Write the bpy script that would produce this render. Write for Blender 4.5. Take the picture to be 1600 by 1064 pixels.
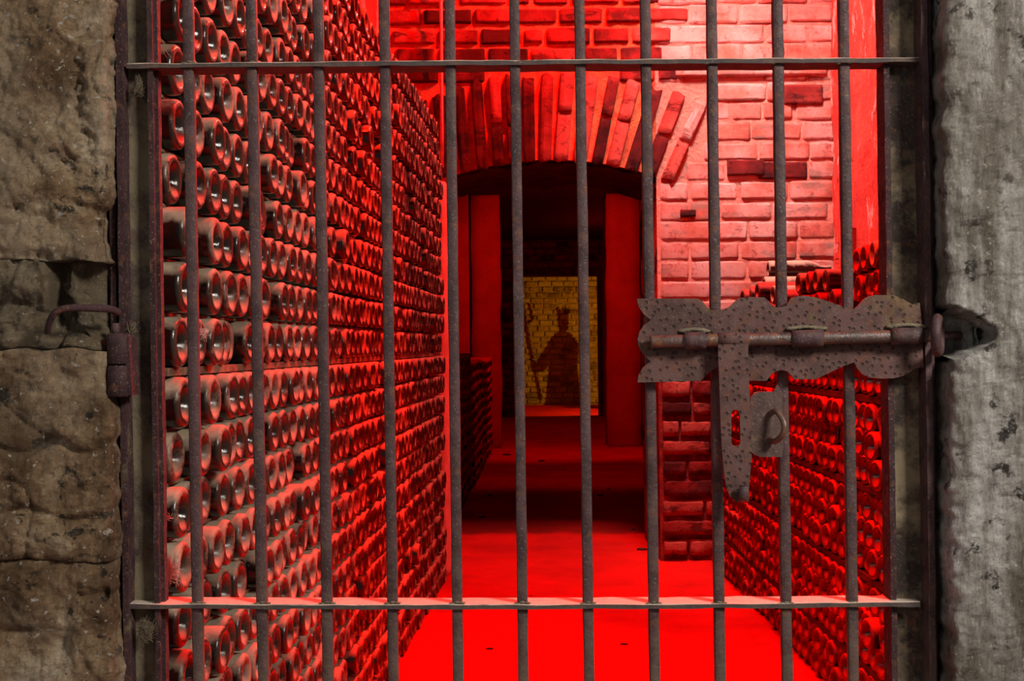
import bpy, bmesh, math, random
from mathutils import Vector, Matrix, Euler, noise
for o in list(bpy.data.objects): bpy.data.objects.remove(o)
S = bpy.context.scene; C = S.collection
PI = math.pi; R = math.radians
random.seed(7)

# ------------------------------------------------------------ camera
F = 2000.0; EYE = Vector((0, 0, 1.1))
cd = bpy.data.cameras.new('camera'); cam = bpy.data.objects.new('camera', cd); C.objects.link(cam)
cd.sensor_width = 36; cd.lens = 36 * F / 1600; cd.clip_start = .05; cd.clip_end = 100
CR = Matrix.Rotation(R(90 + .23), 3, 'X') @ Matrix.Rotation(R(-.6), 3, 'Z')
cam.matrix_world = Matrix.Translation(EYE) @ CR.to_4x4()
S.camera = cam
def W(u, v, Y):
    d = CR @ Vector(((u - 800) / F, -(v - 532) / F, -1))
    return EYE + d * (Y / d.y)
CI = CR.inverted()
def pix(p):
    q = CI @ (Vector(p) - EYE)
    return 800 + F * q.x / -q.z, 532 - F * q.y / -q.z

# ------------------------------------------------------------ world, lights, exposure
w = bpy.data.worlds.new('world'); S.world = w; w.use_nodes = True
w.node_tree.nodes['Background'].inputs[0].default_value = (.95, .97, 1, 1)
w.node_tree.nodes['Background'].inputs[1].default_value = .16
def light(name, kind, loc, power, col, size=.1, look=None, spot=None, sizey=None, blend=.3):
    l = bpy.data.lights.new(name, kind); o = bpy.data.objects.new(name, l); C.objects.link(o)
    o.location = loc; l.energy = power; l.color = col
    if kind == 'AREA':
        l.size = size
        if sizey: l.shape = 'RECTANGLE'; l.size_y = sizey
    else: l.shadow_soft_size = size
    if kind == 'SPOT': l.spot_size = R(spot); l.spot_blend = blend
    if look is not None:
        o.rotation_euler = (Vector(look) - Vector(loc)).to_track_quat('-Z', 'Y').to_euler()
    return o
light('daylight_key', 'AREA', (2.3, -.2, 3.0), 135, (1, .93, .84), .7, look=(0, 2, 1.1))
light('daylight_fill', 'AREA', (-2.2, -.6, 2.3), 13, (1, .93, .82), 1.2, look=(-.6, 2, 1.1))
RED = (1, .012, .004)
light('red_flood_back', 'SPOT', (.5, 5.85, 3.6), 430, RED, .035, look=(.35, 5.9, 0), spot=165, blend=.5)
light('red_flood_front', 'SPOT', (.85, 4.3, 3.45), 1150, RED, .14, look=(-.55, 2.5, .9), spot=100, blend=.5)
light('red_flood_side', 'SPOT', (-.15, 3.3, 3.4), 560, RED, .14, look=(1.1, 4.0, .4), spot=80, blend=.6)
light('cool_skylight', 'AREA', (.85, 5.55, 3.6), 17, (1, .88, .84), .3, look=(1.35, 6.6, 1.6)).data.spread = R(75)
light('glint_helper', 'POINT', (1.0, 5.85, 3.5), 30, (1, .93, .9), .05)  # unseen point light added for white glints on the bottles
light('tunnel_red', 'SPOT', (.45, 9.8, 2.25), 30, RED, .1, look=(.45, 13.0, .4), spot=130, blend=.5)
light('tunnel_red_far', 'SPOT', (.5, 12.2, 2.4), 80, RED, .1, look=(.5, 15.0, .4), spot=125, blend=.6)
light('red_gate_lamp', 'SPOT', (.5, 2.42, 3.3), 60, RED, .06, look=(.35, 2.2, 0), spot=120, blend=.5)
light('tunnel_red_deep', 'POINT', (1.22, 17.4, 2.1), 8, RED, .1)
light('amber_lamp', 'POINT', (2.92, 20.55, 1.2), 270, (1, .45, .02), .004)
S.view_settings.view_transform = 'Standard'; S.view_settings.look = 'None'
S.view_settings.exposure = 0; S.view_settings.gamma = 1; S.view_settings.use_curve_mapping = False

# ------------------------------------------------------------ helpers
def obj(name, me, mat, parent=None):
    if isinstance(me, bmesh.types.BMesh):
        bm = me; me = bpy.data.meshes.new(name); bm.to_mesh(me); bm.free()
    if mat is not None and not me.materials: me.materials.append(mat)
    o = bpy.data.objects.new(name, me); C.objects.link(o)
    if parent: o.parent = parent
    return o
def smooth(o, ang=None):
    for p in o.data.polygons: p.use_smooth = True
    return o
def tag(o, label, cat, group=None, kind=None):
    o['label'] = label; o['category'] = cat
    if group: o['group'] = group
    if kind: o['kind'] = kind
    return o
def struct(name, bm, m, label=None):
    o = obj(name, bm, m); o['kind'] = 'structure'
    if label: o['label'] = label; o['category'] = 'structure'
    return o
def thing(name, label, cat, loc=(0, 0, 0), group=None):
    o = bpy.data.objects.new(name, None); C.objects.link(o); o.location = loc; o.empty_display_size = .05
    return tag(o, label, cat, group)
def box(bm, x0, x1, y0, y1, z0, z1):
    vs = [bm.verts.new((x, y, z)) for x in (x0, x1) for y in (y0, y1) for z in (z0, z1)]
    for f in ((0, 1, 3, 2), (4, 6, 7, 5), (0, 4, 5, 1), (2, 3, 7, 6), (0, 2, 6, 4), (1, 5, 7, 3)):
        bm.faces.new([vs[i] for i in f])
def beam(bm, a, b, wx, wy, n=1, jit=0, seed=0, up=None):
    """square bar from a to b; wx, wy half sizes, forged wobble jit"""
    a = Vector(a); b = Vector(b); d = (b - a).normalized()
    up = Vector(up or (0, 1, 0)); s = d.cross(up).normalized(); t = s.cross(d).normalized()
    rings = []
    for i in range(n + 1):
        c = a.lerp(b, i / n)
        ring = []
        k = .18
        for sx, sy in ((-1, -1 + k), (-1 + k, -1), (1 - k, -1), (1, -1 + k), (1, 1 - k), (1 - k, 1), (-1 + k, 1), (-1, 1 - k)):
            p = c + s * sx * wx + t * sy * wy
            if jit: p = p + s * jit * noise.noise(p * 14 + Vector((seed, sx, sy))) + t * jit * .6 * noise.noise(p * 17 + Vector((sx, seed, 3)))
            ring.append(bm.verts.new(p))
        rings.append(ring)
    for r0, r1 in zip(rings, rings[1:]):
        for i in range(8):
            bm.faces.new((r0[i], r0[(i + 1) % 8], r1[(i + 1) % 8], r1[i]))
    bm.faces.new(rings[0][::-1]); bm.faces.new(rings[-1])
def tube(bm, pts, r, n=10, cap=True, closed=False):
    pts = [Vector(p) for p in pts]; rings = []
    rr = r if isinstance(r, (list, tuple)) else [r] * len(pts)
    prev = None
    for i, p in enumerate(pts):
        q0 = pts[max(i - 1, 0)] if not closed else pts[i - 1]
        q1 = pts[min(i + 1, len(pts) - 1)] if not closed else pts[(i + 1) % len(pts)]
        d = (q1 - q0).normalized()
        if prev is None:
            s = d.cross(Vector((0, 1, 0)) if abs(d.y) < .9 else Vector((1, 0, 0))).normalized()
        else: s = (prev - d * prev.dot(d)).normalized()
        prev = s; t = d.cross(s)
        rings.append([bm.verts.new(p + (s * math.cos(2 * PI * k / n) + t * math.sin(2 * PI * k / n)) * rr[i]) for k in range(n)])
    prs = list(zip(rings, rings[1:])) + ([(rings[-1], rings[0])] if closed else [])
    for r0, r1 in prs:
        for k in range(n): bm.faces.new((r0[k], r0[(k + 1) % n], r1[(k + 1) % n], r1[k]))
    if cap and not closed: bm.faces.new(rings[0][::-1]); bm.faces.new(rings[-1])
def blob(bm, c, r, seed=0, sub=2, sq=(1, 1, 1)):
    m = bmesh.ops.create_icosphere(bm, subdivisions=sub, radius=1)
    for v in m['verts']:
        n_ = 1 + .35 * noise.noise(v.co * 2.1 + Vector((seed, seed * 2.3, 1)))
        v.co = Vector(c) + Vector((v.co.x * sq[0], v.co.y * sq[1], v.co.z * sq[2])) * r * n_
def extrude_poly(pts, Y0, Y1, holes=(), bev=0.0):
    """pixel outline standing upright at depth Y0..Y1, real thickness; triangulated with holes"""
    from mathutils.geometry import tessellate_polygon
    loops = [[W(u, v, Y0) for u, v in pts]] + [[W(u, v, Y0) for u, v in h] for h in holes]
    flat = [p for l in loops for p in l]
    tris = tessellate_polygon(loops)
    bm = bmesh.new()
    fr = [bm.verts.new(p) for p in flat]; bk = [bm.verts.new(p + Vector((0, Y1 - Y0, 0))) for p in flat]
    for t in tris:
        bm.faces.new([fr[i] for i in t]); bm.faces.new([bk[i] for i in t][::-1])
    k = 0
    for l in loops:
        n = len(l)
        for i in range(n):
            a, b = k + i, k + (i + 1) % n
            bm.faces.new((fr[a], fr[b], bk[b], bk[a]))
        k += n
    bmesh.ops.recalc_face_normals(bm, faces=bm.faces)
    return bm
def curve_pts(pts, m=6):
    """Catmull-Rom through 3-D or 2-D points"""
    P = [Vector(p) for p in pts]; out = []
    for i in range(len(P) - 1):
        p0, p1, p2, p3 = P[max(i - 1, 0)], P[i], P[i + 1], P[min(i + 2, len(P) - 1)]
        for k in range(m):
            t = k / m
            out.append(.5 * ((2 * p1) + (p2 - p0) * t + (2 * p0 - 5 * p1 + 4 * p2 - p3) * t * t + (3 * p1 - p0 - 3 * p2 + p3) * t ** 3))
    out.append(P[-1]); return out

# ------------------------------------------------------------ materials
class Mat:
    def __init__(s, name, rough=.8, metal=0, spec=.5):
        s.m = bpy.data.materials.new(name); s.m.use_nodes = True; s.t = s.m.node_tree
        s.b = s.t.nodes['Principled BSDF']; s.b.inputs['Roughness'].default_value = rough
        s.b.inputs['Metallic'].default_value = metal; s.b.inputs['Specular IOR Level'].default_value = spec
        s.co = s.t.nodes.new('ShaderNodeTexCoord').outputs['Object']
    def n(s, k, **kw):
        x = s.t.nodes.new('ShaderNode' + k)
        for a, v in kw.items(): setattr(x, a, v)
        return x
    def l(s, a, b): s.t.links.new(a, b)
    def geo(s): s.co = s.n('NewGeometry').outputs['Position']; return s
    def scaled(s, v, off=None):
        m = s.n('Mapping'); m.inputs['Scale'].default_value = v; s.l(s.co, m.inputs[0])
        return m.outputs[0]
    def noise(s, scale, detail=5, rough=.6, co=None, dist=0):
        x = s.n('TexNoise'); x.inputs['Scale'].default_value = scale; x.inputs['Detail'].default_value = detail
        x.inputs['Roughness'].default_value = rough; x.inputs['Distortion'].default_value = dist
        s.l(co or s.co, x.inputs['Vector']); return x.outputs['Fac']
    def vor(s, scale, co=None, feature='F1', rnd=1):
        x = s.n('TexVoronoi', feature=feature); x.inputs['Scale'].default_value = scale; x.inputs['Randomness'].default_value = rnd
        s.l(co or s.co, x.inputs['Vector']); return x.outputs['Distance']
    def ramp(s, fac, stops):
        x = s.n('ValToRGB'); e = x.color_ramp.elements
        while len(e) < len(stops): e.new(.5)
        for q, (p, c) in zip(e, stops): q.position = p; q.color = (*(c if isinstance(c, tuple) else (c, c, c)), 1)
        s.l(fac, x.inputs[0]); return x.outputs[0]
    def mix(s, f, a, b, mode='MIX'):
        x = s.n('Mix', data_type='RGBA', blend_type=mode)
        for v, i in ((f, 0), (a, 6), (b, 7)):
            if isinstance(v, (int, float)): x.inputs[i].default_value = v if i == 0 else (v, v, v, 1)
            elif isinstance(v, tuple): x.inputs[i].default_value = (*v, 1)
            else: s.l(v, x.inputs[i])
        return x.outputs[2]
    def math(s, op, a, b=0, clamp=False):
        x = s.n('Math', operation=op, use_clamp=clamp)
        for i, v in enumerate((a, b)):
            if isinstance(v, (int, float)): x.inputs[i].default_value = v
            else: s.l(v, x.inputs[i])
        return x.outputs[0]
    def bump(s, h, dist, strength=1, prev=None):
        x = s.n('Bump'); x.inputs['Distance'].default_value = dist; x.inputs['Strength'].default_value = strength
        s.l(h, x.inputs['Height'])
        if prev is not None: s.l(prev, x.inputs['Normal'])
        s.nrm = x.outputs[0]; s.l(s.nrm, s.b.inputs['Normal']); return s.nrm
    def col(s, c):
        if isinstance(c, tuple): s.b.inputs['Base Color'].default_value = (*c, 1)
        else: s.l(c, s.b.inputs['Base Color'])

def iron(name, base=(.075, .052, .052), dust=.25, dustcol=(.20, .165, .10), rust=(.13, .055, .032), dimple=False, spec=.5, rough=.5, low=False):
    m = Mat(name, rough, 0, spec).geo()
    c = m.mix(m.ramp(m.noise(22, 6), [(.42, 0), (.62, 1)]), base, tuple(x * .55 for x in base))
    c = m.mix(m.ramp(m.noise(60, 5), [(.55, 0), (.70, 1)]), c, rust)
    c = m.mix(m.ramp(m.noise(300, 2), [(.60, 0), (.75, 1)]), c, (.17, .14, .13))
    d = m.ramp(m.noise(9, 8, .7), [(.62 - dust * .35, 0), (.74 - dust * .3, 1)])
    if low:     # more settled dust on the lower ends of the bars
        sz = m.n('SeparateXYZ'); m.l(m.co, sz.inputs[0])
        d = m.math('MAXIMUM', d, m.ramp(m.math('SUBTRACT', m.math('ADD', m.noise(26, 8, .75), .62), sz.outputs[2]), [(.34, 0), (.66, .7)]))
    c = m.mix(d, c, dustcol)
    h = m.noise(170, 4, .7)
    if dimple:
        cs = m.n('SeparateXYZ'); m.l(m.co, cs.inputs[0]); cb = m.n('CombineXYZ'); m.l(cs.outputs[0], cb.inputs[0]); m.l(cs.outputs[2], cb.inputs[1])
        vn = m.n('TexVoronoi', voronoi_dimensions='2D'); vn.inputs['Scale'].default_value = 76; vn.inputs['Randomness'].default_value = 1; m.l(cb.outputs[0], vn.inputs['Vector']); v = vn.outputs['Distance']
        dm = m.ramp(v, [(.12, 0), (.21, 1)])
        c = m.mix(m.math('MAXIMUM', dm, .45), (.03, .018, .015), c)
        m.col(c); n1 = m.bump(dm, .0018, 1); m.bump(h, .0012, .8, n1)
    else:
        m.col(c); n1 = m.bump(m.noise(38, 4), .003, .6); m.bump(h, .0013, .9, n1)
    m.l(m.ramp(m.noise(45, 4), [(.3, rough - .1), (.7, rough + .3)]), m.b.inputs['Roughness'])
    return m.m
M_bar = iron('dark_iron', base=(.088, .047, .048), spec=.3, dust=.08, dustcol=(.15, .105, .075), low=True)
M_barlow = iron('purple_iron', base=(.060, .030, .032), dust=.02, spec=.2, rough=.7)
M_web = iron('dusty_iron', base=(.085, .06, .048), dust=.55, rough=.8)
M_webr = iron('lichen_iron', base=(.065, .045, .036), dust=.45, dustcol=(.27, .21, .13), rough=.85)
M_plate = iron('hammered_iron', base=(.125, .062, .054), dust=.12, dustcol=(.17, .105, .05), rust=(.14, .055, .032), dimple=True, rough=.62, spec=.3)
M_bolt = iron('worn_bolt_iron', base=(.10, .055, .045), dust=.3, dustcol=(.19, .09, .04), rust=(.26, .09, .025), rough=.32, spec=.7)

def rail_mat():
    m = Mat('dust_topped_iron', .8).geo()
    nz = m.n('NewGeometry'); sp = m.n('SeparateXYZ'); m.l(nz.outputs['Normal'], sp.inputs[0])
    up = m.ramp(m.math('ADD', sp.outputs[2], m.math('MULTIPLY', m.math('SUBTRACT', m.noise(30, 6), .5), 1.2)), [(.35, 0), (.6, 1)])
    c = m.mix(m.ramp(m.noise(40, 5), [(.4, 0), (.65, 1)]), (.06, .045, .045), (.11, .07, .05))
    c = m.mix(up, c, m.mix(m.noise(90, 4), (.42, .33, .25), (.66, .55, .45)))
    m.col(c); m.bump(m.noise(120, 5, .7), .002, 1); return m.m
M_rail = rail_mat()

def stone_mat(name, cols, streak=(1, 1, 1), spec=.3, rough=.85, spots=(.035, .028, .02)):
    m = Mat(name, rough, 0, spec).geo()
    co = m.scaled(streak)
    c = m.ramp(m.noise(7, 10, .68, co), [(.40, cols[0]), (.47, cols[1]), (.53, cols[2]), (.61, cols[3])])
    c = m.mix(m.math('MULTIPLY', m.ramp(m.noise(60, 6, .75), [(.35, 0), (.7, 1)]), .55), c, cols[0])
    c = m.mix(m.ramp(m.noise(26, 6, .7), [(.57, 0), (.63, 1)]), c, spots)
    c = m.mix(m.ramp(m.noise(95, 3, .6), [(.63, 0), (.68, 1)]), c, (.55, .50, .43))
    c = m.mix(m.math('MULTIPLY', m.ramp(m.noise(3.1, 5, .6), [(.48, 0), (.62, 1)]), .5), c, cols[4])
    m.col(c)
    n1 = m.bump(m.noise(24, 10, .75, co), .035, 1); m.bump(m.noise(170, 5, .7), .004, 1, n1)
    return m.m
M_stoneL = stone_mat('weathered_brown_stone', [(.15, .09, .045), (.31, .195, .105), (.46, .325, .19), (.66, .53, .37), (.52, .41, .28)])
M_stoneL2 = stone_mat('mossy_mortar', [(.10, .07, .042), (.19, .14, .08), (.28, .205, .125), (.40, .32, .22), (.25, .20, .13)])
M_stoneR = stone_mat('grey_polished_stone', [(.17, .14, .105), (.35, .315, .275), (.54, .50, .455), (.80, .77, .73), (.28, .24, .185)], streak=(3.2, 1, .55), spec=.55, rough=.55, spots=(.04, .033, .025))
def plain(name, c, c2=None, rough=.85, sc=12, bump=.004, spec=.3):
    m = Mat(name, rough, 0, spec).geo()
    m.col(m.mix(m.ramp(m.noise(sc, 7, .65), [(.38, 0), (.64, 1)]), c, c2 or tuple(x * .6 for x in c)))
    m.bump(m.noise(sc * 5, 7, .7), bump, .9); return m.m
M_unlit = plain('unlit_black_stone', (.035, .022, .016), (.008, .006, .005))  # near-black colour stands in for the shade of the unlit vault
M_mortar = plain('pale_mortar', (.85, .19, .07), (.60, .07, .035), sc=14, bump=.02)
M_mlow = plain('raw_red_mortar', (.36, .03, .02), (.14, .01, .008), sc=14, bump=.03)
def brick_mat(name, a, b, c, dark, amt, sc=6):
    m = Mat(name, .85, 0, .25); oi = m.n('ObjectInfo')
    m.co = m.n('NewGeometry').outputs['Position']
    f = m.math('ADD', m.noise(sc, 7, .65), m.math('MULTIPLY', m.math('SUBTRACT', oi.outputs['Random'], .5), amt))
    col = m.ramp(f, [(.30, dark), (.40, b), (.52, a), (.68, c)])
    col = m.mix(m.ramp(m.noise(24, 7, .78), [(.55, 0), (.63, .9)]), col, dark); col = m.mix(m.ramp(m.noise(3.5, 8, .7, m.scaled((1, 1, 2.5))), [(.54, 0), (.61, .85)]), col, (.38, .27, .22) if a[1] > .3 else dark)
    m.col(col); n1 = m.bump(m.noise(16, 10, .78), .09, 1); m.bump(m.noise(90, 5, .7), .008, 1, n1)
    return m.m
M_brick = brick_mat('painted_red_brick', (.52, .055, .04), (.32, .02, .016), (.72, .15, .11), (.10, .012, .010), .5)
M_brickd = brick_mat('bare_dark_brick', (.22, .02, .018), (.13, .012, .012), (.34, .05, .04), (.04, .008, .008), .3)
M_lime = brick_mat('limewashed_brick', (.80, .42, .36), (.74, .24, .17), (.86, .62, .56), (.48, .12, .09), .18, 4)
M_limem = plain('limewashed_mortar', (.70, .30, .22), (.50, .20, .15), sc=11, bump=.03)
M_brickf = brick_mat('ochre_far_brick', (.60, .45, .22), (.50, .36, .16), (.66, .52, .3), (.22, .15, .07), .34, 3.5)
M_brickt = brick_mat('dark_tunnel_brick', (.26, .09, .07), (.16, .05, .04), (.34, .14, .1), (.05, .02, .015), .5, 4)  # dark red-brown brick for the tunnel end and far room
M_mortard = plain('dark_mortar', (.10, .04, .03), (.03, .012, .01), sc=9)
M_mortarf = plain('ochre_mortar', (.35, .25, .12), (.12, .08, .04), sc=6)
M_plaster = plain('worn_plaster', (.78, .36, .30), (.62, .22, .16), sc=7, bump=.006)
M_tplast = plain('tunnel_plaster', (.42, .14, .10), (.30, .08, .06), sc=3, bump=.01)
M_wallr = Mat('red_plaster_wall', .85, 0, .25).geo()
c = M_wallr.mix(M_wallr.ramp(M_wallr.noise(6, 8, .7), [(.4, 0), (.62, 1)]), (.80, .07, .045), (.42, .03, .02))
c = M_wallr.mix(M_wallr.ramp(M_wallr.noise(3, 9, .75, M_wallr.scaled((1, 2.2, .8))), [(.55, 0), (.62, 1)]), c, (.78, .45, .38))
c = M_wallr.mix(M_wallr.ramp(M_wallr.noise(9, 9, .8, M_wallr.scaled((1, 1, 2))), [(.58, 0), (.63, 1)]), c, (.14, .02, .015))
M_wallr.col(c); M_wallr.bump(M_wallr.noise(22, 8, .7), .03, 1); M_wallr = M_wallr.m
M_wood = plain('dusty_lath_wood', (.26, .20, .12), (.10, .07, .045), sc=38)
M_wood2 = plain('dark_lath_wood', (.07, .03, .02), (.03, .015, .01), sc=30)
M_ceil = plain('dark_ceiling', (.10, .05, .04), (.05, .025, .02), sc=3)
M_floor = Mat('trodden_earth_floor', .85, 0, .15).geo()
c = M_floor.mix(M_floor.ramp(M_floor.noise(2.2, 8, .65), [(.38, 0), (.65, 1)]), (.74, .008, .004), (.50, .006, .004))  # saturated red of the lamplight put into the earth colour
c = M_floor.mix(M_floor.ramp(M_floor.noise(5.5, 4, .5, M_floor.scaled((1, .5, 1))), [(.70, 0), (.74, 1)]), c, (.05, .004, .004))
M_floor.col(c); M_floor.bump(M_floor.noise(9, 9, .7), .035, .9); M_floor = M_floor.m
M_webs = plain('cobweb_silk', (.62, .56, .48), (.5, .44, .36), sc=40, bump=0)
M_clump = plain('dust_clump', (.26, .21, .14), (.15, .12, .08), sc=60)
M_pipe = plain('painted_pipe', (.80, .30, .30), sc=10, rough=.4)
M_pale = plain('pale_batten_wood', (.92, .86, .80), (.85, .75, .66), sc=14)
M_black = plain('black_statue_paint', (.02, .018, .016), sc=14)

def bottle_mat(name, dustc, glass, bare, ring=.85, amp=1):
    m = Mat(name, .2, 0, .5)
    oi = m.n('ObjectInfo'); ge = m.n('NewGeometry')
    pos = ge.outputs['Position']
    m.co = pos
    sp = m.n('SeparateXYZ'); m.l(ge.outputs['Normal'], sp.inputs[0])
    nz = sp.outputs[2]
    ax = m.math('ABSOLUTE', sp.outputs[0])
    big = m.math('MULTIPLY', m.math('SUBTRACT', m.noise(26, 6, .65), .5), 1.1 * amp)
    var = m.math('MULTIPLY', m.math('SUBTRACT', m.noise(7, 2), .5), 1.0 * amp)
    top = m.math('ADD', m.math('ADD', nz, big), var)
    f1 = m.ramp(top, [(.22 + bare, 0), (.72 + bare, 1)])
    # the rim at the foot of the bottle gathers dust too
    at = m.n('Attribute', attribute_name='rim'); rim = at.outputs['Fac']
    f2 = m.math('MULTIPLY', rim, m.ramp(m.math('ADD', m.math('ADD', m.math('MULTIPLY', nz, .3), big), var), [(-.45, .12), (.25, 1)]))
    f = m.math('MAXIMUM', f1, m.math('MULTIPLY', f2, ring))
    dc = m.mix(m.noise(160, 4), dustc, tuple(x * .6 for x in dustc))
    m.col(m.mix(f, glass, dc))
    m.l(m.math('ADD', m.math('MULTIPLY', f, .8), .09), m.b.inputs['Roughness'])
    m.l(m.math('ADD', m.math('MULTIPLY', f, -.4), .55), m.b.inputs['Specular IOR Level'])
    m.bump(m.noise(300, 3, .7), .0006, .5); return m.m
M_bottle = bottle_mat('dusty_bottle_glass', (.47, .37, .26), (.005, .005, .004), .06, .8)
M_bottleR = bottle_mat('redlit_dusty_bottle_glass', (.50, .045, .03), (.008, .003, .002), -.1, 1, .5)  # red lamplight on the right stack is put into the dust colour

# ============================================================ SETTING
# ---- floor
def grid(x0, x1, y0, y1, nx, ny, fz, flip=False):
    bm = bmesh.new()
    V = [[bm.verts.new(fz(x0 + (x1 - x0) * i / nx, y0 + (y1 - y0) * j / ny)) for j in range(ny + 1)] for i in range(nx + 1)]
    for i in range(nx):
        for j in range(ny):
            q = (V[i][j], V[i + 1][j], V[i + 1][j + 1], V[i][j + 1]); bm.faces.new(q[::-1] if flip else q)
    return bm
def fl(x, y):
    a = .5 + .5 * noise.noise(Vector((x * 1.1, y * .8, 0)))
    return (x, y, -.028 * a - .008 * (.5 + .5 * noise.noise(Vector((x * 5, y * 5, 3)))))
bm = bmesh.new(); box(bm, -3, 4.6, -2, 1.97, -.06, .004); struct('floor_outside', bm, M_stoneR)
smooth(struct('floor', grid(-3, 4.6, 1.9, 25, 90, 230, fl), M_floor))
bm = bmesh.new(); box(bm, -3, 4.6, 1.98, 7.4, 3.7, 3.8); struct('ceiling', bm, M_ceil)
bm = bmesh.new(); box(bm, -1.2, 2.2, 7.4, 20.0, 2.75, 2.85); box(bm, -1.2, 4.6, 20.0, 25, 2.75, 2.85); struct('ceiling_tunnel', bm, M_unlit)
# side walls of the chamber
bm = bmesh.new()
q = [(-.92, 2.06), (-.92 + .055 * 4.54, 6.6), (-1.6, 6.6), (-1.6, 2.06)]
vs0 = [bm.verts.new((x, y, -.05)) for x, y in q]; vs1 = [bm.verts.new((x, y, 3.7)) for x, y in q]
for i in range(4): bm.faces.new((vs0[i], vs0[(i + 1) % 4], vs1[(i + 1) % 4], vs1[i]))
bm.faces.new(vs1); bmesh.ops.recalc_face_normals(bm, faces=bm.faces); struct('wall_left', bm, M_wallr)
def rw(y, z):
    return (1.67 + .03 * noise.noise(Vector((0, y * 1.8, z * 1.8))) + .012 * noise.noise(Vector((4, y * 9, z * 5))), y, z)
bm = grid(2.3, 6.7, -.05, 3.72, 70, 60, rw); bmesh.ops.recalc_face_normals(bm, faces=bm.faces); smooth(struct('wall_right', bm, M_wallr))

# ---- back wall with the arched doorway
YB = 6.6; TH = .8; OX0, OX1 = -.335, .765
def archz(x): return 2.06 - .30 * (x - .2) ** 2
bm = bmesh.new()
def prism_xz(bm, pts, y0, y1):
    a = [bm.verts.new((x, y0, z)) for x, z in pts]; b = [bm.verts.new((x, y1, z)) for x, z in pts]
    bm.faces.new(a); bm.faces.new(b[::-1])
    for i in range(len(pts)): bm.faces.new((a[i], b[i], b[(i + 1) % len(pts)], a[(i + 1) % len(pts)]))
YM = YB + .018
box(bm, -1.9, OX0 + .01, YM, YB + TH, -.06, 3.75)
n = 16; xs = [OX0 + .01 + (OX1 - .02 - OX0) * i / n for i in range(n + 1)]
for x0, x1 in zip(xs, xs[1:]):
    prism_xz(bm, [(x0, archz(x0)), (x1, archz(x1)), (x1, 3.75), (x0, 3.75)], YM, YB + TH)
bmesh.ops.remove_doubles(bm, verts=bm.verts, dist=1e-5)
bmesh.ops.recalc_face_normals(bm, faces=bm.faces)
wb = struct('wall_back', bm, M_mortar)
bm = bmesh.new(); box(bm, OX1 - .01, 2.6, YM - .004, YB + TH, 1.06, 3.75)
wb2 = struct('wall_back_right', bm, M_limem)
bm = bmesh.new(); box(bm, OX1 - .01, 2.6, YM - .002, YB + TH, -.06, 1.06); obj('base_mortar', bm, M_mlow, wb2)
# soffit lining, blackened to paint in its shade, and jamb reveals
bm = bmesh.new()
def soff(x, y):
    r = .022 * noise.noise(Vector((x * 9, y * 9, 1))) + .012 * noise.noise(Vector((x * 25, y * 25, 5)))
    return (x, y, archz(x) - .022 + r)
bm = grid(OX0 - .01, OX1 + .01, YB + .03, YB + TH + .02, 44, 30, soff)
smooth(obj('unlit_soffit', bm, M_unlit, wb))
for sgn, X, mt, nm in ((1, OX0, M_plaster, 'left_reveal'), (-1, OX1, M_brickd, 'right_reveal')):
    def rv(y, z, X=X, sgn=sgn):
        return (X + sgn * (.008 + .02 * noise.noise(Vector((sgn, y * 6, z * 5))) + .01 * noise.noise(Vector((sgn, y * 20, z * 16)))), y, z)
    bm = grid(YB + .02, YB + TH, -.04, archz(X), 14, 60, rv); bmesh.ops.recalc_face_normals(bm, faces=bm.faces)
    smooth(obj('jamb_reveal', bm, mt, wb))
# brick templates: noisy rounded slabs, unit size, front face at -Y
def brick_tpl(seed, rough=.10):
    bm = bmesh.new(); xs = (-.5, -.44, -.15, .17, .44, .5); zs = (-.5, -.38, .38, .5)
    V = {}
    for i, x in enumerate(xs):
        for k, z in enumerate(zs):
            edge = (i in (0, 5)) + (k in (0, 3))
            y = -.5 + (.0, .28, .5)[edge] + rough * 2.2 * noise.noise(Vector((x * 4 + seed * 7, z * 3, seed)))
            dx = .025 * noise.noise(Vector((seed * 3, z * 4, i))); dz = .07 * noise.noise(Vector((x * 4, seed * 5, k)))
            V[i, k] = bm.verts.new((x + dx, y, z + dz))
    for i in range(5):
        for k in range(3): bm.faces.new((V[i, k], V[i + 1, k], V[i + 1, k + 1], V[i, k + 1]))
    rim = [V[i, 0] for i in range(6)] + [V[5, k] for k in (1, 2, 3)] + [V[i, 3] for i in range(4, -1, -1)] + [V[0, k] for k in (2, 1)]
    bk = [bm.verts.new((v.co.x, .5, v.co.z)) for v in rim]
    for i in range(len(rim)): j = (i + 1) % len(rim); bm.faces.new((rim[i], bk[i], bk[j], rim[j]))
    me = bpy.data.meshes.new('brick'); bm.to_mesh(me); bm.free()
    for p in me.polygons: p.use_smooth = True
    return me
TPL = {}
def tpl(mat):
    if mat.name not in TPL:
        TPL[mat.name] = []
        for s in range(7):
            me = brick_tpl(s + 1); me.materials.append(mat); TPL[mat.name].append(me)
    return random.choice(TPL[mat.name])
def put_brick(parent, mat, x, y, z, wd, dp, ht, tilt=0, name='brick'):
    o = bpy.data.objects.new(name, tpl(mat)); C.objects.link(o); o.parent = parent
    o.location = (x, y, z); o.scale = (wd, dp, ht); o.rotation_euler = (0, tilt, random.uniform(-.02, .02)); return o
random.seed(11)
CP = .102
VZ = .45                                        # arch brick length
def in_arch(x, z):
    return OX0 - .10 - (z - 2.05) * .22 < x < OX1 + .02 + max(0, z - 2.0) * .47 and z < archz(x) + VZ
zc = .05; row = 0
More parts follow.
